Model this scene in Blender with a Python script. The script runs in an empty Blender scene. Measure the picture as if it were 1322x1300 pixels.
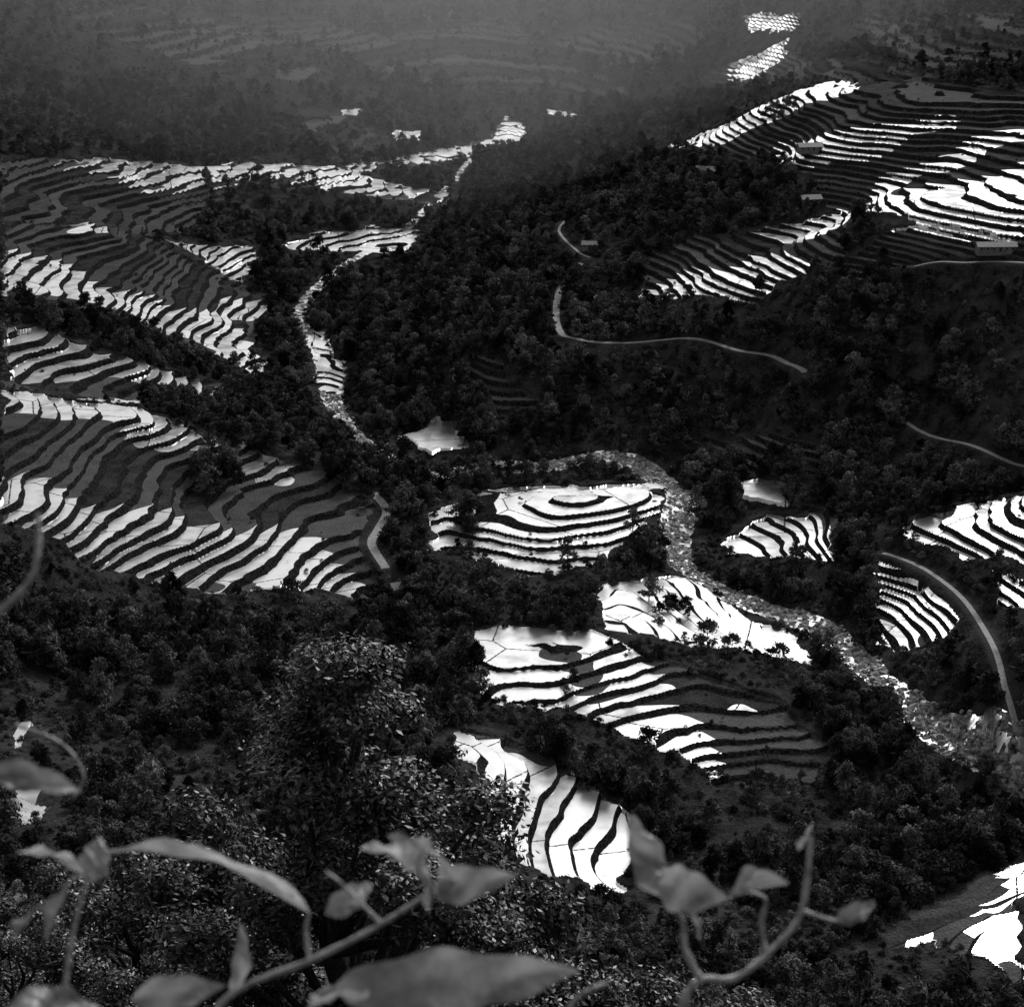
import bpy, math, random, time
import numpy as np
from mathutils import Vector
T0=time.time()
rng=np.random.default_rng(7); random.seed(7)
scene=bpy.context.scene
# ------------------------------------------------------------------ camera
W0,H0,F=1322.0,1300.0,2400.0
EYE=np.array([0,0,300.0]); PITCH=math.radians(19)
def ray(u,v):
    u=np.asarray(u,float); v=np.asarray(v,float)
    a=(u-W0/2)/F; b=(H0/2-v)/F
    return np.stack([a, math.cos(PITCH)+b*math.sin(PITCH), -math.sin(PITCH)+b*math.cos(PITCH)],-1)
cam=bpy.data.cameras.new("camera"); co=bpy.data.objects.new("camera",cam)
scene.collection.objects.link(co); scene.camera=co
cam.sensor_fit='HORIZONTAL'; cam.sensor_width=36; cam.lens=36*F/W0
cam.clip_start=0.1; cam.clip_end=12000
co.location=EYE; co.rotation_euler=(math.radians(90)-PITCH,0,0)
cam.dof.use_dof=True; cam.dof.focus_distance=400; cam.dof.aperture_fstop=14.0
# ------------------------------------------------------------------ noise
_tab=rng.random((256,256)).astype(np.float32)
def vnoise(x,y):
    xi=np.floor(x).astype(np.int64); yi=np.floor(y).astype(np.int64)
    fx=(x-xi); fy=(y-yi); fx=fx*fx*(3-2*fx); fy=fy*fy*(3-2*fy)
    a=_tab[xi&255,yi&255]; b=_tab[(xi+1)&255,yi&255]; c=_tab[xi&255,(yi+1)&255]; d=_tab[(xi+1)&255,(yi+1)&255]
    return ((a*(1-fx)+b*fx)*(1-fy)+(c*(1-fx)+d*fx)*fy)*2-1
# ------------------------------------------------------------------ terrain: spot heights (bearing from the viewpoint, elevation)
CP=[(0,0,172),(0,100,120),(0,185,95),(200,0,150),(200,100,100),(200,190,70),(400,0,135),(400,100,80),(400,170,60),
(600,0,125),(600,80,75),(570,150,50),(780,110,70),(800,60,100),(800,0,140),(950,90,110),(950,40,140),(950,0,160),
(1150,100,150),(1150,50,160),(1150,0,175),(1322,100,158),(1322,50,175),(1322,0,185),
(0,200,90),(160,210,75),(330,215,60),(450,225,50),(590,255,32),(300,260,50),(100,260,68),(0,290,75),(150,300,62),
(640,185,38),(520,300,25),(450,340,22),(400,400,18),(420,470,14),(440,530,10),(560,610,5),(700,600,5),(870,620,3),(870,700,0),
(960,760,-2),(1100,850,-5),(1240,960,-8),(1322,1020,-10),
(15,320,68),(100,350,58),(220,400,38),(350,470,18),(230,315,45),(330,350,28),(60,390,60),(200,440,36),
(15,430,58),(15,480,54),(150,460,43),(290,505,22),(150,510,40),
(15,515,60),(150,530,48),(280,570,34),(400,605,22),(490,650,12),(15,570,54),(150,595,40),(280,628,26),(400,655,15),
(15,620,51),(150,655,37),(280,685,23),(400,705,11),(15,680,45),(100,705,35),(200,750,20),(300,760,11),
(450,765,0),(500,720,4),
(620,400,40),(560,440,36),(700,420,50),(640,490,32),(560,500,20),(560,575,8),(700,540,18),(800,560,16),
(730,300,65),(800,250,75),(720,200,55),(850,190,85),(800,150,75),
(940,165,115),(1080,110,148),(1040,190,125),(1200,150,145),(1322,165,140),(1322,120,155),(1100,230,115),(1000,215,108),(1140,265,110),
(1320,220,129),(1320,300,115),(1180,300,108),(1200,240,118),(920,250,90),(1090,280,98),(950,310,82),(840,330,66),(830,385,54),(960,380,68),
(1050,360,83),(1150,340,94),(1250,350,98),(1322,400,88),(720,400,46),(900,450,48),(1035,475,50),(1100,450,58),(1200,450,64),
(1322,500,62),(1200,560,34),(1000,560,24),(1322,600,34),(1000,500,36),(850,500,32),(960,630,8),(1100,640,12),
(1170,680,22),(1322,650,34),(1322,760,22),(1180,760,10),(1000,690,3),(1290,850,14),(1322,930,8),
(610,640,8),(700,630,11),(790,628,13),(850,636,9),(720,665,9),(820,665,7),(760,690,5),(700,705,4),(660,735,0),(570,700,2),(720,770,0),(860,760,1),(940,800,-1),
(640,815,9),(750,830,9),(900,870,2),(640,890,7),(780,930,1),(1000,900,0),(1000,970,-6),(880,980,-5),(1100,980,-9),
(600,950,11),(720,1000,3),(820,1060,-6),(640,1080,7),(700,1120,0),(800,1140,-8),(1050,1100,-10),(1200,1180,-6),(1322,1150,-3),(1322,1300,2),
(1100,1300,5),(900,1250,2),(100,800,20),(300,830,15),(500,850,5),(100,950,30),(300,950,25),(500,1000,15),(100,1100,45),
(400,1100,35),(650,1200,12),(100,1300,75),(500,1300,55),(700,1300,40)]
pts=[]
for u,v,z in CP:
    r=ray(u,v); t=(z-EYE[2])/r[2]; pts.append((r[0]*t,r[1]*t,z))
pts+=[(-1300,3300,420),(-600,3300,400),(0,3300,380),(600,3300,400),(1300,3300,420),(-900,2500,270),(900,2500,270),(900,1800,230),
(-900,1500,220),(700,1100,170),(-600,900,140),(-500,600,120),(500,700,60),(400,400,60),(-350,300,130),
(0,0,298.0),(-40,0,298.5),(40,0,298),(0,-60,322),(-60,-60,325),(60,-60,322),(0,3,296.2),(0,10,290),(0,25,277),(-20,25,278),(20,25,275),
(-40,45,262),(0,45,259),(40,45,252),(-30,80,240),(-8,80,237),(20,80,224),(50,80,215),(-60,200,168),(-20,200,158),(40,200,136),(110,200,130),
(-100,130,215),(110,130,170),(0,130,196),(-35,130,206),(60,300,75),(130,300,70),(-60,300,98)]
pts=np.array(pts)
def warp(x,y):
    yy=y+150.0; return np.stack([np.arctan2(x,yy)*1.6, np.log(np.hypot(x,yy)+1e-6)],-1)
C=warp(pts[:,0],pts[:,1]); Z=pts[:,2]
def kern(d2): return 0.5*d2*np.log(d2+1e-12)
n=len(C); K=kern(((C[:,None]-C[None])**2).sum(-1))+np.eye(n)*2e-5
P=np.hstack([np.ones((n,1)),C]); A=np.block([[K,P],[P.T,np.zeros((3,3))]])
sol=np.linalg.solve(A,np.concatenate([Z,np.zeros(3)])); Wt,Pt=sol[:n],sol[n:]
def base(x,y):
    x=np.asarray(x,float); y=np.asarray(y,float); sh=x.shape; x=x.ravel(); y=y.ravel()
    out=np.empty(len(x))
    for s in range(0,len(x),60000):
        q=warp(x[s:s+60000],y[s:s+60000]); acc=Pt[0]+q@Pt[1:]
        d2=((q[:,None,0]-C[None,:,0])**2+(q[:,None,1]-C[None,:,1])**2).astype(np.float32)
        acc=acc+kern(d2)@Wt.astype(np.float32)
        out[s:s+60000]=acc
    g=np.clip((np.hypot(x,y)-150)/300,0,1)
    out+=g*(2.8*vnoise(x/150+3,y/150)+1.8*vnoise(x/52,y/52+9)+0.7*vnoise(x/23+5,y/23))
    out+=np.clip((y-1500)/600,0,1)*(9*vnoise(x/260+1,y/260)+4*vnoise(x/90,y/90))
    return out.reshape(sh)
def site(pl):
    """plan position on the terrain for a list of surveyed bearings"""
    pl=np.array(pl,float); R=ray(pl[:,0],pl[:,1]); t=np.arange(330,3400,3.0)
    X=R[:,0:1]*t; Y=R[:,1:2]*t; Zr=EYE[2]+R[:,2:3]*t
    hit=Zr<base(X,Y); k=np.where(hit.any(1),hit.argmax(1),len(t)-1)
    return np.stack([R[:,0]*t[k],R[:,1]*t[k]],-1)
def inside(poly,x,y):
    m=np.zeros(x.shape,bool); bb=(x>=poly[:,0].min())&(x<=poly[:,0].max())&(y>=poly[:,1].min())&(y<=poly[:,1].max())
    ix=np.nonzero(bb)[0]; xs=x[ix]; ys=y[ix]; c=np.zeros(len(ix),bool)
    for i in range(len(poly)):
        x1,y1=poly[i]; x2,y2=poly[i-1]
        if y1==y2: continue
        c^=((y1>ys)!=(y2>ys))&(xs<(x2-x1)*(ys-y1)/(y2-y1)+x1)
    m[ix]=c; return m
def polydist(line,x,y,maxd):
    best=np.full(x.shape,1e9); par=np.zeros(x.shape)
    cum=0
    for i in range(len(line)-1):
        a=line[i]; b=line[i+1]; L=np.hypot(*(b-a))
        bb=(x>min(a[0],b[0])-maxd)&(x<max(a[0],b[0])+maxd)&(y>min(a[1],b[1])-maxd)&(y<max(a[1],b[1])+maxd)
        ix=np.nonzero(bb)[0]
        if len(ix) and L>0:
            t=np.clip(((x[ix]-a[0])*(b[0]-a[0])+(y[ix]-a[1])*(b[1]-a[1]))/L**2,0,1)
            d=np.hypot(x[ix]-a[0]-t*(b[0]-a[0]),y[ix]-a[1]-t*(b[1]-a[1]))
            u=d<best[ix]; best[ix[u]]=d[u]; par[ix[u]]=cum+t[u]*L
        cum+=L
    return best,par
def smooth_line(p,n=8):
    p=np.array(p,float); out=[]
    for i in range(len(p)-1):
        p0=p[max(i-1,0)];p1=p[i];p2=p[i+1];p3=p[min(i+2,len(p)-1)]
        for k in range(n):
            t=k/n; out.append(0.5*((2*p1)+(-p0+p2)*t+(2*p0-5*p1+4*p2-p3)*t*t+(-p0+3*p1-3*p2+p3)*t**3))
    out.append(p[-1]); return np.array(out)
FIELDS=[
([(0,198),(160,206),(330,210),(450,220),(592,248),(588,264),(450,248),(330,238),(275,265),(250,300),(0,335)],3.0),
([(445,212),(560,193),(640,172),(650,155),(682,158),(678,182),(600,206),(520,213),(455,224)],2.2),
([(355,322),(400,300),(480,294),(548,296),(525,330),(450,325)],1.6),
([(205,305),(330,316),(330,352),(292,366),(265,335)],2.0),
([(0,285),(150,295),(280,345),(350,385),(345,410),(330,430),(355,465),(335,490),(290,465),(190,425),(130,400),(70,395),(0,385)],2.5),
([(0,422),(75,425),(130,452),(210,478),(302,500),(292,516),(200,520),(100,515),(0,500)],3.2),
([(0,505),(150,522),(280,566),(400,598),(470,640),(486,700),(488,745),(465,772),(340,760),(230,764),(100,715),(0,675)],2.7),
([(570,650),(640,630),(750,624),(858,628),(852,662),(822,684),(800,708),(720,737),(665,745),(630,718),(600,702),(560,728),(548,700)],1.8),
([(925,692),(985,660),(1075,666),(1072,724),(1000,716),(940,718)],1.7),
([(768,760),(860,743),(900,750),(970,798),(1045,830),(1048,858),(940,834),(850,824),(770,822)],1.2),
([(618,810),(700,810),(800,842),(905,870),(1010,903),(1080,960),(1060,1010),(940,1002),(900,988),(830,964),(760,926),(700,908),(622,898)],1.6),
([(578,940),(640,943),(700,972),(740,1008),(800,1028),(828,1080),(802,1152),(740,1145),(668,1118),(640,1082),(600,1000)],2.5),
([(1152,682),(1250,653),(1340,636),(1340,750),(1250,717),(1200,702)],2.6),
([(1133,712),(1200,742),(1262,790),(1240,812),(1180,845),(1130,830),(1140,765)],2.0),
([(845,192),(940,158),(1080,103),(1230,108),(1340,128),(1340,322),(1180,320),(1140,270),(1100,284),(1060,262),(985,217),(930,203)],2.8),
([(822,388),(828,330),(900,308),(990,293),(1092,277),(1102,300),(1080,342),(1010,374),(930,388)],2.8),
([(912,96),(960,72),(1010,54),(1060,80),(1200,92),(1230,108),(1080,103),(960,120)],3.2),
([(955,22),(1030,22),(1040,40),(960,38)],2.6),
([(1090,1240),(1200,1163),(1340,1085),(1340,1296),(1270,1245),(1220,1212),(1150,1232)],1.6),
([(590,468),(640,463),(705,520),(690,552),(640,542)],3.0),
([(280,14),(640,14),(800,100),(820,120),(700,112),(500,95)],6.0),
([(380,125),(545,182),(460,203),(400,180)],5.0),
([(900,560),(1000,545),(1060,580),(1050,612),(950,600)],2.6),
([(1060,345),(1150,300),(1340,322),(1340,350),(1150,352),(1100,365)],2.6),
([(396,432),(416,428),(428,458),(447,470),(442,512),(412,502),(400,470)],1.0),
([(15,1010),(80,1000),(78,1060),(20,1085)],1.8),
([(700,50),(760,20),(900,15),(930,50),(880,80),(800,80)],6.0),
([(60,5),(260,5),(380,60),(440,110),(300,100),(180,60)],7.0),
([(1060,60),(1120,15),(1340,20),(1340,75),(1200,88)],4.0),
([(1270,755),(1340,765),(1340,800),(1290,790)],2.0),
]
WET=[
[(60,202),(330,210),(460,220),(592,249),(585,262),(450,243),(335,232),(270,244),(180,247),(140,226),(60,210)],
[(445,212),(560,193),(640,172),(650,155),(682,158),(678,182),(600,206),(520,213),(455,224)],
[(355,322),(400,300),(480,294),(548,296),(525,330),(450,325)],
[(205,305),(330,316),(330,352),(292,366),(265,335)],
[(0,316),(100,346),(170,383),(260,398),(310,423),(355,465),(335,490),(290,462),(190,412),(130,394),(70,388),(0,382)],
[(265,382),(348,385),(345,408),(275,404)],
[(90,290),(150,296),(150,304),(90,298)],
[(0,421),(75,424),(130,453),(210,478),(302,500),(290,514),(200,502),(100,477),(0,477)],
[(0,498),(150,516),(280,562),(392,592),(385,618),(280,596),(150,551),(0,530)],
[(0,606),(60,624),(150,648),(240,672),(360,684),(440,710),(488,745),(465,772),(380,770),(340,768),(240,768),(180,750),(100,716),(0,675)],
[(560,650),(640,622),(750,616),(866,622),(860,662),(822,690),(800,715),(720,745),(665,750),(630,725),(600,710),(560,732),(540,700)],
[(915,692),(985,652),(1085,660),(1080,730),(1000,722),(940,724)],
[(758,755),(860,735),(900,742),(970,792),(1055,825),(1055,862),(940,840),(850,830),(762,828)],
[(608,804),(700,803),(800,838),(912,873),(890,889),(800,874),(720,847),(700,862),(760,882),(830,902),(850,927),(900,937),(918,980),(880,996),(820,970),(760,932),(690,914),(612,902)],
[(940,905),(975,895),(1012,940),(990,950)],
[(568,932),(640,936),(700,965),(740,1002),(808,1022),(836,1080),(808,1160),(740,1152),(662,1125),(630,1085),(592,1000)],
[(1145,684),(1250,645),(1340,628),(1340,758),(1250,723),(1200,707)],
[(1128,708),(1200,736),(1270,790),(1240,818),(1180,785),(1135,765)],
[(1135,806),(1185,808),(1190,848),(1135,840)],
[(835,195),(930,150),(1080,96),(1095,117),(1000,152),(930,182),(860,202)],
[(990,214),(1060,186),(1220,142),(1222,163),(1130,198),(1050,219)],
[(1014,176),(1075,176),(1075,199),(1016,199)],
[(1108,265),(1170,222),(1320,160),(1340,180),(1200,228),(1125,276)],
[(1130,272),(1200,246),(1340,210),(1340,318),(1250,308),(1150,292)],
[(812,395),(828,362),(880,352),(960,342),(1000,338),(1050,355),(1000,378),(930,390)],
[(930,314),(990,290),(1095,272),(1092,294),(1020,312)],
[(905,98),(960,66),(1010,50),(1022,74),(960,106)],
[(948,18),(1034,18),(1046,44),(955,42)],
[(1150,1232),(1200,1180),(1340,1100),(1340,1125),(1230,1190),(1190,1222)],
[(1215,1212),(1340,1165),(1340,1250),(1290,1250)],
[(385,425),(422,420),(436,452),(457,466),(452,520),(406,512),(390,470)],
[(10,1005),(85,995),(84,1066),(15,1092)],
[(1265,750),(1345,760),(1345,805),(1290,795)],
]
PONDS=[[(525,570),(535,555),(562,536),(590,548),(604,585),(560,592)],[(960,650),(962,625),(985,612),(1010,620),(1022,655)],
[(565,488),(573,476),(584,482),(580,500)],[(705,148),(745,143),(750,149),(712,153)],[(440,142),(472,142),(468,150),(448,150)],[(505,168),(545,172),(540,182),(515,182)],
[(15,935),(45,938),(40,965),(15,970)],[(12,806),(34,816),(38,838),(14,830)]]
# wooded clumps standing inside the paddies
CLUMPS=[[(235,588),(290,580),(312,630),(255,645),(232,620)],[(588,665),(618,655),(622,700),(600,730),(585,705)],[(832,762),(872,770),(890,800),(850,812)],
[(1010,708),(1040,705),(1050,722),(1005,722)],[(715,875),(745,880),(750,900),(715,898)],[(255,235),(330,228),(420,250),(400,275),(280,272)],[(1235,290),(1258,290),(1258,312),(1235,312)],
[(970,150),(1020,135),(1030,150),(985,170)]]
RIVER=[(655,150),(640,180),(590,230),(520,300),(440,345),(385,405),(410,440),(425,490),(440,540),(500,590),(560,615),(640,605),(740,598),(830,605),(880,640),(872,700),(885,735),(960,775),(1060,815),(1120,865),(1180,920),(1250,965),(1340,1010)]
ROADS=[[(760,335),(742,350),(724,372),(718,400),(722,428),(745,440),(800,444),(870,441),(940,450),(1000,462),(1040,482)],
[(482,638),(499,660),(488,685),(480,705),(498,738)],
[(1170,550),(1225,572),(1280,590),(1340,606)],
[(1140,716),(1200,744),(1250,785),(1284,838),(1298,890),(1312,950)],
[(1180,345),(1215,338),(1260,340),(1340,342)],
[(730,285),(722,300),(745,325),(762,335)]]
RHW=[2.0,2.0,1.4,1.15,1.2,0.9]
groups=[f[0] for f in FIELDS]+WET+PONDS+CLUMPS+[RIVER]+ROADS
S=site(sum(groups,[])); parts=[];k=0
for g_ in groups: parts.append(S[k:k+len(g_)]); k+=len(g_)
nf,nw,npd,ncl=len(FIELDS),len(WET),len(PONDS),len(CLUMPS)
Fp=parts[:nf]; Wp=parts[nf:nf+nw]; Pp=parts[nf+nw:nf+nw+npd]; Cp=parts[nf+nw+npd:nf+nw+npd+ncl]; q0=nf+nw+npd+ncl
Rv0=parts[q0]; Rv=smooth_line(Rv0,5); Rd=[smooth_line(p,8) for p in parts[q0+1:]]
rv_cum=np.concatenate([[0],np.cumsum(np.hypot(*(np.diff(Rv,axis=0).T)))]); RVS=[rv_cum[k*5] for k in range(len(Rv0))]
RVW=np.interp(np.arange(len(Rv0)),[0,5,6,8,9,10,13,16,22],[1.0,3,5,5,3,6,7,5,6])
Rdz=[]
for l in Rd:
    z=base(l[:,0],l[:,1]); 
    for _ in range(4): z[1:-1]=(z[:-2]+z[1:-1]*2+z[2:])/4
    Rdz.append(z)
Pz=[float(base(p[:,0],p[:,1]).mean()) for p in Pp]
# ------------------------------------------------------------------ terrain mesh
OY=-60.0
rr=np.concatenate([np.geomspace(15,420,170)[:-1],np.arange(420,1500,1.1),np.geomspace(1500,4200,340)])
th=np.radians(np.linspace(-20.5,20.5,1080))
RR,TH=np.meshgrid(rr,th,indexing='ij'); X=(RR*np.sin(TH)).ravel(); Y=(RR*np.cos(TH)+OY).ravel()
Zb=base(X,Y); nr,nc=RR.shape
gz=Zb.reshape(nr,nc); g1=np.gradient(gz,rr,axis=0); g2=np.gradient(gz,th,axis=1)/RR
slope=np.hypot(g1,g2).ravel()
def blur(a,k,axis):
    a=np.moveaxis(a,axis,0); pad=np.concatenate([np.repeat(a[:1],k+1,0),a,np.repeat(a[-1:],k,0)],0); c=np.cumsum(pad,0)
    return np.moveaxis((c[2*k+1:]-c[:-2*k-1])/(2*k+1),0,axis)
def surf(X,Y,Zb,slope):
    Zf=Zb.copy(); phase=np.full(X.shape,0.5); rise=np.zeros(X.shape); field=np.zeros(X.shape); wet=np.zeros(X.shape)
    xw=X+6*vnoise(X/17,Y/17)+3*vnoise(X/6,Y/6+3); yw=Y+8*vnoise(X/19+7,Y/19)+3*vnoise(X/6+9,Y/6)
    for (f,step),p in zip(FIELDS,Fp):
        m=inside(p,xw,yw); xx,yy=X[m],Y[m]
        ph=Zb[m]/step+0.7*vnoise(xx/38+step,yy/38)+0.3*vnoise(xx/16,yy/16)-0.22*np.abs(vnoise(xx/10,yy/10+4))
        ph=ph+0.38*vnoise(ph*0.9,xx/120+3)          # terraces of unequal height and width
        r=np.clip((1.0*slope[m]/step+0.045)*(1+0.5*vnoise(xx/25+8,yy/25)),0.08,0.5)
        fl=np.floor(ph); fr=ph-fl
        st=np.where(fr<1-r,0,(fr-(1-r))/r)
        Zf[m]=step*(fl+st)+np.where(fr<0.25*r,0.2,0)*(step>1.2); phase[m]=ph+1000; rise[m]=r; field[m]=1
    fl=np.floor(phase); xq=X+7*np.sin(fl*12.9); yq=Y+10*np.sin(fl*7.3+1)
    for p in Wp: wet[inside(p,xq,yq)]=1
    w2=wet.reshape(nr,nc).astype(np.float32)
    for _ in range(2): w2=blur(blur(w2,8,1),6,0)
    wet=w2.ravel()
    for p,z in zip(Pp,Pz):
        m=inside(p,xw,yw); Zf[m]=z; phase[m]=0.4; rise[m]=0.1; field[m]=1; wet[m]=1
    d,s=polydist(Rv,X,Y,30); wid=np.interp(s,RVS,RVW)*(1+0.45*vnoise(X/30,Y/30))
    riv=np.clip((wid+3-d)/3,0,1)
    m2=(riv>0)&(field<0.5); Zf[m2]-=riv[m2]; Zf[m2]+=riv[m2]*0.8*np.abs(vnoise(X[m2]/2.5,Y[m2]/2.5))
    riv[field>0.5]=0
    road=np.zeros(X.shape)
    for l,lz in zip(Rd,Rdz):
        d,s=polydist(l,X,Y,9); m=d<8
        cum=np.concatenate([[0],np.cumsum(np.hypot(*(np.diff(l,axis=0).T)))])
        zz=np.interp(s[m],cum,lz); w=np.clip((8-d[m])/4.5,0,1)
        Zf[m]=Zf[m]*(1-w)+(zz-0.05)*w; road[m]=np.maximum(road[m],np.clip((4-d[m])/2,0,1)); field[m]*=(w<0.4)
    return Zf,phase,rise,field,wet,riv,road
Zf,phase,rise,field,wet,riv,road=surf(X,Y,Zb,slope)
def grid_mesh(name,V,nr,nc):
    me=bpy.data.meshes.new(name); i=np.arange((nr-1)*(nc-1)); a=(i//(nc-1))*nc+i%(nc-1)
    q=np.stack([a,a+1,a+nc+1,a+nc],-1).astype(np.int32)
    me.vertices.add(len(V)); me.vertices.foreach_set("co",V.astype(np.float32).ravel())
    me.loops.add(q.size); me.loops.foreach_set("vertex_index",q.ravel()[::1])
    me.polygons.add(len(q)); me.polygons.foreach_set("loop_start",np.arange(0,q.size,4,dtype=np.int32)); 
    me.update(calc_edges=True); return me
def obj(name,me,mat=None,parent=None):
    o=bpy.data.objects.new(name,me); scene.collection.objects.link(o)
    if mat is not None: me.materials.append(mat)
    if parent: o.parent=parent
    return o
def attr(me,name,v):
    a=me.attributes.new(name,'FLOAT','POINT'); a.data.foreach_set("value",v.astype(np.float32))
# ------------------------------------------------------------------ materials
def newmat(name):
    m=bpy.data.materials.new(name); m.use_nodes=True; nt=m.node_tree; nt.nodes.clear()
    out=nt.nodes.new('ShaderNodeOutputMaterial'); return m,nt,out
class NB:
    def __init__(s,nt): s.nt=nt
    def n(s,t,**k):
        nd=s.nt.nodes.new(t)
        for a,b in k.items(): setattr(nd,a,b)
        return nd
    def lk(s,a,b): s.nt.links.new(a,b)
    def val(s,sock,v):
        if isinstance(v,bpy.types.NodeSocket): s.lk(v,sock)
        else: sock.default_value=v
    def math(s,op,a,b=0.0,c=0.0,clamp=False):
        nd=s.n('ShaderNodeMath',operation=op,use_clamp=clamp); s.val(nd.inputs[0],a); s.val(nd.inputs[1],b); s.val(nd.inputs[2],c); return nd.outputs[0]
    def noise(s,scale,detail=3,vec=None,rough=0.55):
        nd=s.n('ShaderNodeTexNoise'); nd.inputs['Scale'].default_value=scale; nd.inputs['Detail'].default_value=detail; nd.inputs['Roughness'].default_value=rough
        if vec is not None: s.lk(vec,nd.inputs['Vector'])
        return nd.outputs['Fac']
    def attr(s,name): return s.n('ShaderNodeAttribute',attribute_name=name).outputs['Fac']
    def mr(s,v,a,b,c,d):
        nd=s.n('ShaderNodeMapRange'); s.val(nd.inputs[0],v)
        for i,x in enumerate((a,b,c,d)): s.val(nd.inputs[i+1],x)
        return nd.outputs[0]
    def mix(s,f,a,b):
        nd=s.n('ShaderNodeMix',data_type='FLOAT'); s.val(nd.inputs[0],f); s.val(nd.inputs[2],a); s.val(nd.inputs[3],b); return nd.outputs[0]
def terrain_mat():
    m,nt,out=newmat("terraced_ground"); b=NB(nt)
    pos=b.n('ShaderNodeNewGeometry').outputs['Position']
    ph,ri,fi,we,rv,rd=[b.attr(x) for x in("phase","rise","field","wet","riv","road")]
    nfine=b.noise(0.9,3,pos); nmid=b.noise(0.12,3,pos)
    ph2=b.math('ADD',ph,b.math('MULTIPLY',b.math('SUBTRACT',nfine,0.5),0.04))
    fr=b.math('FRACT',ph2); fl=b.math('FLOOR',ph2)
    inner=b.math('LESS_THAN',fr,b.math('SUBTRACT',0.99,ri))
    bund=b.math('GREATER_THAN',fr,b.math('MULTIPLY',ri,0.22))
    tread=b.math('MULTIPLY',b.math('MULTIPLY',inner,bund),b.math('GREATER_THAN',fi,0.5))
    ve=b.n('ShaderNodeTexVoronoi',feature='DISTANCE_TO_EDGE',voronoi_dimensions='2D'); ve.inputs['Scale'].default_value=0.022; b.lk(pos,ve.inputs['Vector'])
    cross=b.math('GREATER_THAN',b.math('ADD',ve.outputs['Distance'],b.math('MULTIPLY',b.math('SUBTRACT',nfine,0.5),0.03)),0.007)
    wn=b.n('ShaderNodeTexWhiteNoise',noise_dimensions='1D'); b.lk(fl,wn.inputs['W']); trand=wn.outputs['Value']
    frn=b.math('DIVIDE',fr,b.math('SUBTRACT',1.0,ri))
    lvl=b.mr(b.math('ADD',we,b.math('MULTIPLY',b.math('SUBTRACT',b.noise(0.05,1,pos),0.5),0.3)),0.28,0.68,-0.1,1.15)
    wetm=b.math('LESS_THAN',frn,lvl)
    water=b.math('MULTIPLY',b.math('MULTIPLY',tread,cross),wetm)
    wild=b.mr(b.math('ADD',b.math('MULTIPLY',nmid,0.6),b.math('MULTIPLY',nfine,0.4)),0.38,0.66,0.010,0.065)
    bank=b.mr(nfine,0.35,0.75,0.006,0.045)
    dry=b.mr(b.math('ADD',b.math('MULTIPLY',trand,0.3),b.math('ADD',b.math('MULTIPLY',nfine,0.35),b.math('MULTIPLY',nmid,0.35))),0.3,0.7,0.018,0.12)
    col=b.mix(b.math('GREATER_THAN',fi,0.5),wild,b.mix(tread,bank,dry))
    vo=b.n('ShaderNodeTexVoronoi'); vo.inputs['Scale'].default_value=0.5; b.lk(pos,vo.inputs['Vector'])
    rock=b.mr(b.math('MULTIPLY',vo.outputs['Distance'],b.math('ADD',nfine,0.4)),0.15,0.75,0.42,0.03)
    rvm=b.math('GREATER_THAN',b.math('ADD',rv,b.math('MULTIPLY',b.math('SUBTRACT',nmid,0.5),1.6)),0.6)
    col=b.mix(rvm,col,rock)
    col=b.mix(b.math('MULTIPLY',rd,0.7),col,0.06)
    cc=b.n('ShaderNodeCombineColor'); [b.lk(col,cc.inputs[i]) for i in range(3)]
    dif=b.n('ShaderNodeBsdfDiffuse'); b.lk(cc.outputs[0],dif.inputs['Color'])
    bp=b.n('ShaderNodeBump'); bp.inputs['Strength'].default_value=0.9; bp.inputs['Distance'].default_value=1.0; b.lk(nfine,bp.inputs['Height']); b.lk(bp.outputs[0],dif.inputs['Normal'])
    up=b.n('ShaderNodeCombineXYZ'); up.inputs[2].default_value=1
    gl=b.n('ShaderNodeBsdfGlossy'); gl.inputs['Color'].default_value=(.88,.88,.88,1); gl.inputs['Roughness'].default_value=0.29; b.lk(up.outputs[0],gl.inputs['Normal'])
    mud=b.n('ShaderNodeBsdfDiffuse'); b.lk(up.outputs[0],mud.inputs['Normal'])
    mc=b.mr(nmid,0.35,0.7,0.45,0.16); c2=b.n('ShaderNodeCombineColor'); [b.lk(mc,c2.inputs[i]) for i in range(3)]; b.lk(c2.outputs[0],mud.inputs['Color'])
    rip=b.math('ADD',b.math('MULTIPLY',b.noise(0.10,4,pos,0.55),0.75),b.math('MULTIPLY',trand,0.25))
    wf=b.mr(rip,0.32,0.56,0.30,1.0)
    fres=b.n('ShaderNodeFresnel'); fres.inputs['IOR'].default_value=1.8; b.lk(up.outputs[0],fres.inputs['Normal'])
    wf=b.math('MULTIPLY',wf,b.mr(fres.outputs[0],0.14,0.40,0.48,0.98))
    wm=b.n('ShaderNodeMixShader'); b.lk(wf,wm.inputs[0]); b.lk(mud.outputs[0],wm.inputs[1]); b.lk(gl.outputs[0],wm.inputs[2])
    rw=b.math('MULTIPLY',rvm,b.math('GREATER_THAN',b.noise(0.16,2,pos),0.49))
    tot=b.math('MAXIMUM',water,rw)
    fm=b.n('ShaderNodeMixShader'); b.lk(tot,fm.inputs[0]); b.lk(dif.outputs[0],fm.inputs[1]); b.lk(wm.outputs[0],fm.inputs[2])
    b.lk(fm.outputs[0],out.inputs[0]); return m
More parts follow.
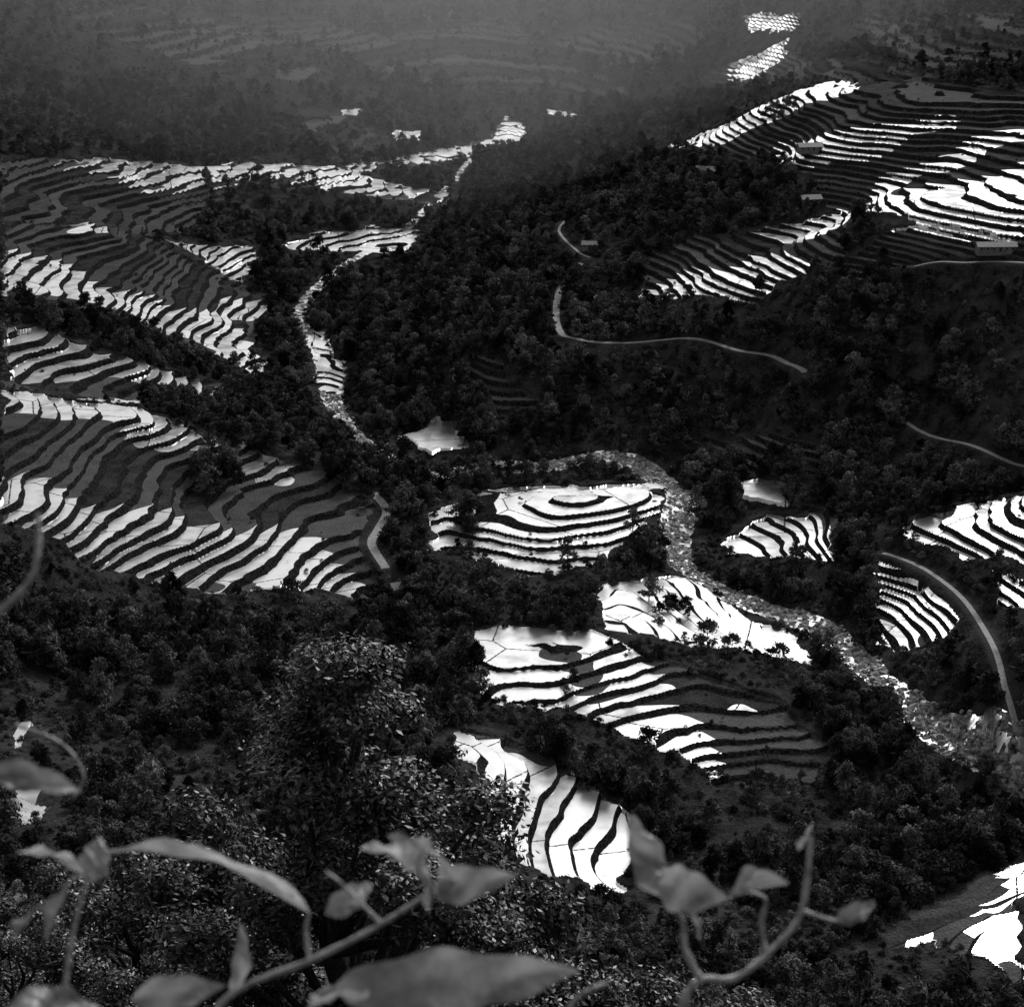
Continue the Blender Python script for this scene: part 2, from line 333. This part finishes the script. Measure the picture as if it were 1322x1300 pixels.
def grey(name,lo,hi,scale=3.0,rough=0.8,rnd=0.0,bump=0.0,spec=0.3,trans=0.0,det=3):
    m,nt,out=newmat(name); b=NB(nt)
    vec=b.n('ShaderNodeNewGeometry').outputs['Position']
    nz=b.noise(scale,det,vec); c=b.mr(nz,0.35,0.65,lo,hi)
    if rnd: 
        r=b.n('ShaderNodeObjectInfo').outputs['Random']; c=b.math('MULTIPLY',c,b.mr(r,0,1,1-rnd,1+rnd))
    cc=b.n('ShaderNodeCombineColor'); [b.lk(c,cc.inputs[i]) for i in range(3)]
    if spec==0:
        p=b.n('ShaderNodeBsdfDiffuse'); b.lk(cc.outputs[0],p.inputs['Color'])
    else:
        p=b.n('ShaderNodeBsdfPrincipled'); b.lk(cc.outputs[0],p.inputs['Base Color']); p.inputs['Roughness'].default_value=rough
        p.inputs['Specular IOR Level'].default_value=spec
    if bump:
        bp=b.n('ShaderNodeBump'); bp.inputs['Strength'].default_value=bump; bp.inputs['Distance'].default_value=0.1; b.lk(nz,bp.inputs['Height']); b.lk(bp.outputs[0],p.inputs['Normal'])
    if trans:
        t=b.n('ShaderNodeBsdfTranslucent'); b.lk(cc.outputs[0],t.inputs['Color']); mx=b.n('ShaderNodeMixShader'); mx.inputs[0].default_value=trans
        b.lk(p.outputs[0],mx.inputs[1]); b.lk(t.outputs[0],mx.inputs[2]); b.lk(mx.outputs[0],out.inputs[0])
    else: b.lk(p.outputs[0],out.inputs[0])
    return m
M_T=terrain_mat()
M_FOL=grey("foliage_mid",0.016,0.12,0.08,0.6,0.65,0,0,0.0,1)
M_NEAR=grey("foliage_near",0.006,0.05,0.35,0.4,0.3,0,0.4,0.0,1)
M_BARK=grey("bark",0.02,0.06,6,0.9,0,0,0)
M_ROAD=grey("concrete_road",0.22,0.34,0.6,0.8)
M_ROCK=grey("river_rock",0.10,0.5,0.5,0.85,0.5)
M_WALL=grey("plaster_wall",0.10,0.2,0.8,0.9)
M_ROOF=grey("roof_sheet",0.12,0.25,1.5,0.6,0.5)
M_DARK=grey("dark_opening",0.01,0.02,1,0.5)
M_LEAF=grey("broad_leaf",0.2,0.5,30,0.4,0,0.35,0.5,0.4)
M_STEM=grey("stem_bark",0.35,0.6,60,0.7,0,0.3)
me=grid_mesh("terrain",np.stack([X,Y,Zf],-1),nr,nc)
for nme,v in(("phase",phase),("rise",rise),("field",field),("wet",wet),("riv",riv),("road",road)): attr(me,nme,v)
obj("terrain",me,M_T)
# ------------------------------------------------------------------ generic mesh helpers
def mesh_from(name,V,Fc):
    me=bpy.data.meshes.new(name); me.from_pydata([tuple(map(float,v)) for v in V],[],[tuple(int(i) for i in f) for f in Fc]); me.update(); return me
def tube(path,rad,ns=6):
    path=np.array(path,float); V=[];Fc=[]
    for i,p in enumerate(path):
        d=path[min(i+1,len(path)-1)]-path[max(i-1,0)]; d/=np.linalg.norm(d)+1e-9
        a=np.cross(d,[0.3,0.9,0.2]); a/=np.linalg.norm(a)+1e-9; b=np.cross(d,a)
        for k in range(ns):
            an=2*math.pi*k/ns; V.append(p+rad[i]*(math.cos(an)*a+math.sin(an)*b))
    for i in range(len(path)-1):
        for k in range(ns): Fc.append((i*ns+k,i*ns+(k+1)%ns,(i+1)*ns+(k+1)%ns,(i+1)*ns+k))
    return V,Fc
def tree_mesh(name,H,R,nl,nleaf,leaf,seed,mats,low=0.3,elong=1.0,ns=6,lob=(0.26,0.46)):
    g=np.random.default_rng(seed); V=[];Fc=[]
    def addtube(p,r):
        v,f=tube(p,r,ns); o=len(V); V.extend(v); Fc.extend([tuple(i+o for i in q) for q in f])
    top=np.array([g.normal()*R*.1,g.normal()*R*.1,H*.8]); tr=[np.array([g.normal()*.03*H*t,g.normal()*.03*H*t,0])+top*t for t in np.linspace(0,1,7)]
    tr[0]=np.array([0,0,-1.0]); r0=H*0.024
    addtube(tr,[r0*(1.15-t) for t in np.linspace(0,1,7)])
    cen=[];rad=[]
    for i in range(nl):
        h=g.uniform(low,1.0); an=g.uniform(0,2*math.pi); prof=math.sin(math.pi*min(1,max(0.12,(h-low+0.25)/(1.25-low))))**0.6
        lr=R*g.uniform(*lob); rr_=(R-lr*0.6)*prof*g.uniform(0.35,1.0)
        c=np.array([rr_*math.cos(an),rr_*math.sin(an),H*h*0.92-lr*0.3]); cen.append(c); rad.append(lr)
        s=tr[min(6,max(1,int(h*6*0.75)))]
        mid=(s+c)/2+np.array([0,0,-0.05*H]); addtube([s,mid,c],[r0*.4,r0*.25,r0*.08])
    cen=np.array(cen); rad=np.array(rad); w=rad**2/np.sum(rad**2)
    nV=len(V); nF=len(Fc)
    k=g.choice(nl,nleaf,p=w); d=g.normal(size=(nleaf,3)); d/=np.linalg.norm(d,axis=1)[:,None]
    rr2=g.random(nleaf)**0.35*(1+0.18*g.normal(size=nleaf))
    c=cen[k]+d*(rad[k]*rr2)[:,None]*np.array([1,1,0.6])
    nrm=d*0.6+g.normal(size=(nleaf,3))*0.55+np.array([0,0,0.55]); nrm/=np.linalg.norm(nrm,axis=1)[:,None]
    a=np.cross(nrm,g.normal(size=(nleaf,3))); a/=np.linalg.norm(a,axis=1)[:,None]; b=np.cross(nrm,a)
    s=(leaf*g.uniform(0.6,1.3,nleaf))[:,None]
    q=np.stack([c-a*s*elong,c-b*s*0.5-nrm*s*0.12,c+a*s*elong,c+b*s*0.5-nrm*s*0.12],1).reshape(-1,3)
    allV=np.vstack([np.array(V),q]); qi=np.arange(nleaf*4).reshape(-1,4)+nV
    allF=np.vstack([np.array(Fc),qi]).astype(np.int32)
    me=bpy.data.meshes.new(name); me.vertices.add(len(allV)); me.vertices.foreach_set("co",allV.astype(np.float32).ravel())
    me.loops.add(allF.size); me.loops.foreach_set("vertex_index",allF.ravel()); me.polygons.add(len(allF)); me.polygons.foreach_set("loop_start",np.arange(0,allF.size,4,dtype=np.int32))
    me.polygons.foreach_set("material_index",np.concatenate([np.zeros(nF),np.ones(nleaf)]).astype(np.int32))
    for m in mats: me.materials.append(m)
    me.update(calc_edges=True); return me
# ------------------------------------------------------------------ instanced forest
def instancer(name,pts_,rot,scl,protos,idx):
    col=bpy.data.collections.new(name+"_kinds")
    for i,p in enumerate(protos):
        o=bpy.data.objects.new("%s_kind_%d"%(name,i),p); col.objects.link(o)
    me=bpy.data.meshes.new(name); me.vertices.add(len(pts_)); me.vertices.foreach_set("co",pts_.astype(np.float32).ravel())
    attr(me,"rotz",rot); attr(me,"scl",scl); a=me.attributes.new("kind",'INT','POINT'); a.data.foreach_set("value",idx.astype(np.int32))
    o=bpy.data.objects.new(name,me); scene.collection.objects.link(o)
    ng=bpy.data.node_groups.new(name,'GeometryNodeTree'); ng.interface.new_socket(name="Geometry",in_out='INPUT',socket_type='NodeSocketGeometry'); ng.interface.new_socket(name="Geometry",in_out='OUTPUT',socket_type='NodeSocketGeometry')
    N=ng.nodes; L=ng.links; gi=N.new('NodeGroupInput'); go=N.new('NodeGroupOutput'); ip=N.new('GeometryNodeInstanceOnPoints'); ci=N.new('GeometryNodeCollectionInfo')
    ci.inputs['Collection'].default_value=col; ci.inputs['Separate Children'].default_value=True; ci.inputs['Reset Children'].default_value=True
    def na(nm,t):
        x=N.new('GeometryNodeInputNamedAttribute'); x.data_type=t; x.inputs['Name'].default_value=nm; return x.outputs['Attribute']
    cx=N.new('ShaderNodeCombineXYZ'); L.new(na("rotz",'FLOAT'),cx.inputs[2])
    L.new(gi.outputs[0],ip.inputs['Points']); L.new(ci.outputs[0],ip.inputs['Instance']); ip.inputs['Pick Instance'].default_value=True
    L.new(na("kind",'INT'),ip.inputs['Instance Index']); L.new(cx.outputs[0],ip.inputs['Rotation']); L.new(na("scl",'FLOAT'),ip.inputs['Scale']); L.new(ip.outputs[0],go.inputs[0])
    md=o.modifiers.new("scatter",'NODES'); md.node_group=ng; return o
protos=[tree_mesh("broadleaf_a",8.5,4.8,15,620,0.6,1,[M_BARK,M_FOL],0.12,1.0,3),
tree_mesh("broadleaf_b",9.5,4.4,15,620,0.58,2,[M_BARK,M_FOL],0.12,1.1,3),
tree_mesh("broadleaf_c",7.5,5.4,17,680,0.6,3,[M_BARK,M_FOL],0.12,1.0,3),
tree_mesh("broadleaf_d",12.5,4.2,17,680,0.58,4,[M_BARK,M_FOL],0.12,1.0,3),
tree_mesh("bamboo_clump",10,3.8,18,700,0.55,5,[M_BARK,M_FOL],0.12,1.9,3),
tree_mesh("shrub",3.6,3.8,11,420,0.5,6,[M_BARK,M_FOL],0.1,1.0,3)]
def scatter(r0,r1,sp):
    area=0.5*(r1*r1-r0*r0)*math.radians(37); n=int(area/(sp*sp))
    r=np.sqrt(rng.uniform(r0*r0,r1*r1,n)); t=np.radians(rng.uniform(-18.5,18.5,n)); return r*np.sin(t), r*np.cos(t)+OY
xs=[];ys=[]
for a,b_,s in((380,760,4.2),(760,1350,5.0),(1350,1900,7.0),(1900,3000,11)):
    x,y=scatter(a,b_,s); xs.append(x); ys.append(y)
x=np.concatenate(xs); y=np.concatenate(ys)
def infield(x,y):
    m=np.zeros(x.shape,bool)
    for p in Fp+Pp: m|=inside(p,x,y)
    return m
def inwet(x,y):
    m=np.zeros(x.shape,bool)
    for p in Wp+Pp: m|=inside(p,x,y)
    return m
m_f=np.zeros(x.shape,bool)
for i,p in enumerate(Fp):
    mm=inside(p,x,y)
    if i in(20,21,26,27,28): mm&=rng.random(len(x))<0.86
    m_f|=mm
for p in Pp: m_f|=inside(p,x,y)
clump=np.zeros(x.shape,bool)
for p in Cp: clump|=inside(p,x,y)
bush=m_f&~clump&(rng.random(len(x))<np.where(inwet(x,y),0.015,0.06))
keep=~m_f|bush|(clump&(rng.random(len(x))<0.6))
dr,rs=polydist(Rv,x,y,30); wv=np.interp(rs,RVS,RVW); keep&=dr>wv+2.0+3*vnoise(x/18,y/18)
rdd=np.full(x.shape,1e9)
for l in Rd: rdd=np.minimum(rdd,polydist(l,x,y,40)[0])
keep&=rdd>4.5
x,y,bush,clump=x[keep],y[keep],bush[keep],clump[keep]
dist=np.hypot(x,y); ux,uy=x/dist,y/dist
shade=np.zeros(len(x),bool)
for k_ in(6,12,18,26): shade|=inwet(x+ux*k_,y+uy*k_)
for l in Rd+[Rv[28:]]:
    for k_ in(7,14,20): shade|=polydist(l,x+ux*k_,y+uy*k_,12)[0]<3
shade&=(rng.random(len(x))<0.88)&~clump
den=vnoise(x/80,y/80)+0.6*vnoise(x/26,y/26+4)
open_=(den<-0.6)&~clump
kind=rng.integers(0,6,len(x)); bam=vnoise(x/60+20,y/60)>0.45; kind[bam&(rng.random(len(x))<0.6)]=4
scl=(0.42+rng.random(len(x))**2.6*1.15)*np.where(y>1900,1.2,1.0)*(1+0.2*vnoise(x/60,y/60))
kind[shade]=5; scl[shade]=rng.uniform(0.3,0.75,shade.sum())
kk=open_&(rng.random(len(x))<0.85); kind[kk]=5; scl[kk]=rng.uniform(0.25,0.8,kk.sum())
kind[bush]=5; scl[bush]=rng.uniform(0.15,0.42,bush.sum())
z=base(x,y)-0.3
instancer("forest_trees",np.stack([x,y,z],-1),rng.uniform(0,6.28,len(x)),scl,protos,kind)
def rock_mesh(seed):
    import bmesh
    bm=bmesh.new(); bmesh.ops.create_icosphere(bm,subdivisions=2,radius=1); g=random.Random(seed)
    for v in bm.verts:
        v.co*=0.75+0.35*math.sin(v.co.x*3+seed)*math.cos(v.co.y*2.7+seed)+g.uniform(-.1,.1); v.co.z*=0.65
    me=bpy.data.meshes.new("boulder"); bm.to_mesh(me); bm.free(); me.materials.append(M_ROCK); return me
seg=rng.integers(25,len(Rv)-1,9000); t=rng.random(9000)[:,None]; pr=Rv[seg]*(1-t)+Rv[seg+1]*t+rng.normal(size=(9000,2))*4.4
ok=~infield(pr[:,0],pr[:,1]); pr=pr[ok]
instancer("river_boulders",np.stack([pr[:,0],pr[:,1],base(pr[:,0],pr[:,1])-0.9],-1),rng.uniform(0,6,len(pr)),rng.random(len(pr))**3*1.9+0.25,[rock_mesh(i) for i in range(3)],rng.integers(0,3,len(pr)))
# ------------------------------------------------------------------ roads
for l,lz,hw in zip(Rd,Rdz,RHW):
    d=np.gradient(l,axis=0); d/=np.hypot(d[:,0],d[:,1])[:,None]; nn=np.stack([-d[:,1],d[:,0]],-1); V=[];Fc=[]
    for i in range(len(l)):
        for o_,dz in((-hw-0.1,-0.5),(-hw,0.12),(0,0.16),(hw,0.12),(hw+0.1,-0.5)): V.append((l[i,0]+nn[i,0]*o_,l[i,1]+nn[i,1]*o_,lz[i]+dz))
    for i in range(len(l)-1):
        for k in range(4): Fc.append((i*5+k,i*5+k+1,i*5+k+6,i*5+k+5))
    obj("concrete_road",mesh_from("concrete_road",V,Fc),M_ROAD)
# ------------------------------------------------------------------ houses
def box(x0,y0,z0,x1,y1,z1):
    V=[(x0,y0,z0),(x1,y0,z0),(x1,y1,z0),(x0,y1,z0),(x0,y0,z1),(x1,y0,z1),(x1,y1,z1),(x0,y1,z1)]
    return V,[(0,3,2,1),(4,5,6,7),(0,1,5,4),(1,2,6,5),(2,3,7,6),(3,0,4,7)]
def join(lst):
    V=[];Fc=[]
    for v,f in lst:
        o=len(V); V+=v; Fc+=[tuple(i+o for i in q) for q in f]
    return V,Fc
def house(u,v,L,D,Hh,rot):
    p=site([(u,v)])[0]; z=float(base(p[0:1],p[1:2])[0])
    e=bpy.data.objects.new("farm_house",None); scene.collection.objects.link(e); e.location=(p[0],p[1],z+0.6); e.rotation_euler=(0,0,math.radians(rot))
    rh=D*0.28
    Vw,Fw=box(-L/2,-D/2,-2,L/2,D/2,Hh); o=len(Vw); Vw+=[(-L/2,0,Hh+rh),(L/2,0,Hh+rh)]; Fw+=[(4,7,o),(5,o+1,6)]
    obj("walls",mesh_from("walls",Vw,Fw),M_WALL,e)
    ov=0.7; s=[]; t=0.12
    for sg in(-1,1):
        y1=sg*(D/2+ov); z1=Hh-rh*ov/(D/2)
        V=[(-L/2-ov,0,Hh+rh+.03),(L/2+ov,0,Hh+rh+.03),(L/2+ov,y1,z1+.03),(-L/2-ov,y1,z1+.03)]
        V+=[(a,b,c+t) for a,b,c in V]; s.append((V,[(0,1,2,3),(4,7,6,5),(0,4,5,1),(1,5,6,2),(2,6,7,3),(3,7,4,0)]))
    obj("roof",mesh_from("roof",*join(s)),M_ROOF,e)
    s=[]; nwin=max(2,int(L/3.2))
    for k in range(nwin):
        cx=-L/2+(k+.5)*L/nwin
        if k==nwin//2: continue
        for sg in(-1,1): s.append(box(cx-.5,sg*D/2-.04,1.0,cx+.5,sg*D/2+.04,2.1))
    obj("windows",mesh_from("windows",*join(s)),M_DARK,e)
    cx=-L/2+(nwin//2+.5)*L/nwin
    obj("door",mesh_from("door",*box(cx-.55,-D/2-.05,0,cx+.55,-D/2+.02,2.1)),M_DARK,e)
HS=[(1045,196,15,7,2.8,8),(912,226,14,8,2.8,-22),(1046,264,12,7,2.6,12),(752,378,10,6,2.6,-35),(775,392,8,5,2.5,15),(762,322,10,6,2.6,-10),
(516,766,8,6,2.6,30),(1285,328,20,6,3.0,2),(1125,905,8,5,2.6,-20)]
for h in HS: house(*h)
# ------------------------------------------------------------------ near trees
def place_tree(mesh,Hm,u,vtop,d,wide=1.0):
    r=ray(u,vtop); t=d/r[1]; x_,y_=r[0]*t,d; zt=EYE[2]+r[2]*t; zg=float(base(np.array([x_]),np.array([y_]))[0])
    h=max(4,zt-zg); s=h/Hm
    o=bpy.data.objects.new("broadleaf_tree",mesh); scene.collection.objects.link(o); o.location=(x_,y_,zg-0.3); o.scale=(s*wide,s*wide,s); o.rotation_euler=(0,0,random.uniform(0,6.28))
big=tree_mesh("broadleaf_tree_large",24,6.8,64,70000,0.115,21,[M_BARK,M_NEAR],0.25,1.1,8,(0.12,0.24))
nA=tree_mesh("broadleaf_tree_a",16,6.5,44,28000,0.14,22,[M_BARK,M_NEAR],0.1,1.1,7,(0.14,0.27))
nB=tree_mesh("broadleaf_tree_b",14,6.5,40,28000,0.14,23,[M_BARK,M_NEAR],0.1,1.1,7,(0.14,0.27))
place_tree(big,24,445,772,84,1.2)
for i,(u,v,d,w) in enumerate([(250,1000,135,.9),(40,1090,130,1),(600,1020,110,.8),(150,1070,115,1),(540,1060,100,.9),
 (310,1130,100,1.1),(600,1150,95,1.0),(20,1170,95,1.2),(730,1215,105,1.0),(180,1220,90,1.2),(850,1240,115,1),(440,1220,90,1.2),(640,1250,92,1.1),(980,1260,120,1),(800,1290,100,1.1),(330,1290,80,1.3)]):
    place_tree(nA if i%2 else nB,16 if i%2 else 14,u,v,d,w)
xn,yn=scatter(165,385,4.6); zn=base(xn,yn)-0.4
sn=rng.uniform(0.4,0.75,len(xn))
instancer("hillside_trees",np.stack([xn,yn,zn],-1),rng.uniform(0,6.28,len(xn)),sn,[nA,nB],rng.integers(0,2,len(xn)))
# ------------------------------------------------------------------ foreground shrub
def P3(u,v,d): return EYE+ray(u,v)*d
def leaf_part(b,t,w,roll=0.0,curl=0.15,fold=0.25):
    b=np.array(b);t=np.array(t); ax=t-b; L=np.linalg.norm(ax); ax/=L
    up=np.array([0,-0.35,0.94]); up-=ax*up.dot(ax); up/=np.linalg.norm(up); side=np.cross(ax,up)
    c_,s_=math.cos(roll),math.sin(roll); up,side=up*c_+side*s_,side*c_-up*s_
    n,mv=18,9; V=[];Fc=[]
    ph=random.uniform(0,6)
    for i in range(n):
        s=i/(n-1); ww=w*(math.sin(math.pi*s**0.75)**0.85)*(1-0.15*s)*(1+0.12*math.sin(s*17+ph))+0.0006
        for j in range(mv):
            q=(j/(mv-1))*2-1
            V.append(b+ax*L*s+side*q*ww/2+up*(math.sin(math.pi*s)*curl*L+abs(q)*fold*ww*0.5+0.08*ww*math.sin(s*13+q*3+ph)))
    for i in range(n-1):
        for j in range(mv-1): Fc.append((i*mv+j,i*mv+j+1,(i+1)*mv+j+1,(i+1)*mv+j))
    return V,Fc
sh=bpy.data.objects.new("foreground_shrub",None); scene.collection.objects.link(sh)
LV=[(400,1178,100,1105,1.35,72,0.9,.1),(560,1145,465,1095,1.3,80,0.7,.1),(545,1165,500,1078,1.32,60,-0.8,.1),(560,1150,668,1130,1.3,40,0.7,.08),(570,1150,540,1090,1.3,40,-0.5,.1),
(430,1275,748,1252,1.25,75,0.8,.06),(862,1160,815,1050,1.4,50,0.2,-.12),(850,1140,940,1160,1.4,50,0.8,.1),(945,1155,1018,1140,1.4,36,0.6,.1),
(120,1120,60,1215,1.3,54,0.9,.1),(110,1130,20,1100,1.3,50,0.8,.1),(110,1140,130,1080,1.35,36,0.6,.1),(60,1170,20,1215,1.3,40,0.8,.1),
(-30,995,105,1022,1.2,34,0.5,.1),(170,1290,290,1272,1.2,40,0.6,.05),(10,1300,140,1310,1.2,50,0.4,.05),(1035,1095,1050,1062,1.5,26,0.8,0),(470,1290,400,1300,1.2,50,.6,.05),
(890,1170,905,1215,1.4,30,0.9,0),(300,1280,310,1190,1.5,24,0.9,.1),(420,1180,480,1140,1.33,30,.7,.1),(1080,1190,1130,1165,1.45,22,.5,.1)]
lv=[]
for u1,v1,u2,v2,d,w,ro,cu in LV: lv.append(leaf_part(P3(u1,v1,d),P3(u2,v2,d*random.uniform(0.93,1.07)),w/F*d*1.2,ro,cu))
V,Fc=join(lv); lo=obj("leaves",mesh_from("leaves",V,Fc),M_LEAF,sh)
for p in lo.data.polygons: p.use_smooth=True
ST=[([(250,1420),(285,1295),(400,1240),(470,1205),(520,1175),(560,1148)],1.32,9),([(860,1420),(880,1300),(905,1265),(950,1262),(1000,1222),(1035,1175),(1047,1080)],1.42,10),
([(905,1265),(885,1225),(880,1185),(860,1158)],1.4,8),([(988,1225),(983,1190),(988,1160),(960,1150)],1.41,6),([(400,1240),(395,1200),(400,1178)],1.33,6),
([(-60,830),(12,778),(42,742),(50,700),(48,662)],1.25,9),([(700,1420),(735,1300),(785,1268)],1.3,7),([(60,1420),(80,1300),(95,1200),(115,1130)],1.32,8),([(430,1275),(400,1300),(380,1420)],1.27,7),
([(490,1190),(440,1140),(420,1125)],1.33,5),([(1035,1175),(1090,1190),(1120,1165)],1.45,5),([(20,935),(80,960),(108,1000),(95,1030)],1.5,4)]
sv=[]
for pl,d,w in ST:
    p=smooth_line([P3(u,v,d) for u,v in pl],5); n_=len(p)
    if pl[0][1]>1400: p=np.vstack([[p[0][0],p[0][1],p[0][2]-1.6],p]); n_+=1
    rd_=[w/F*d/2*(1.15-0.5*i/n_)*(1+0.15*math.sin(i*2.1)) for i in range(n_)]; sv.append(tube(p,rd_,8))
V,Fc=join(sv); so=obj("stems",mesh_from("stems",V,Fc),M_STEM,sh)
for p in so.data.polygons: p.use_smooth=True
# ------------------------------------------------------------------ valley haze (real scattering volume over the far hills)
m,nt,out=newmat("haze"); vs=nt.nodes.new('ShaderNodeVolumeScatter'); vs.inputs['Density'].default_value=0.00032; vs.inputs['Anisotropy'].default_value=0.4; nt.links.new(vs.outputs[0],out.inputs['Volume'])
obj("haze",mesh_from("haze",*box(-1800,1420,-60,1800,4400,600)),m)
# ------------------------------------------------------------------ light
AZ,EL=math.radians(22),math.radians(36)
w=bpy.data.worlds.new("World"); scene.world=w; w.use_nodes=True; nt=w.node_tree; bg=nt.nodes['Background']
sk=nt.nodes.new('ShaderNodeTexSky'); sk.sky_type='NISHITA'; sk.sun_disc=False; sk.sun_elevation=EL; sk.sun_rotation=AZ; sk.dust_density=3.0; sk.air_density=1.0
bw=nt.nodes.new('ShaderNodeRGBToBW'); nt.links.new(sk.outputs[0],bw.inputs[0]); nt.links.new(bw.outputs[0],bg.inputs[0]); bg.inputs[1].default_value=0.15
sl=bpy.data.lights.new("sun",'SUN'); sl.energy=1.5; sl.angle=math.radians(10); so=bpy.data.objects.new("sun",sl); scene.collection.objects.link(so)
so.rotation_euler=Vector((math.sin(AZ)*math.cos(EL),math.cos(AZ)*math.cos(EL),math.sin(EL))).to_track_quat('Z','Y').to_euler()
scene.view_settings.view_transform='Standard'; scene.view_settings.look='None'; scene.view_settings.exposure=0
print("done",time.time()-T0)
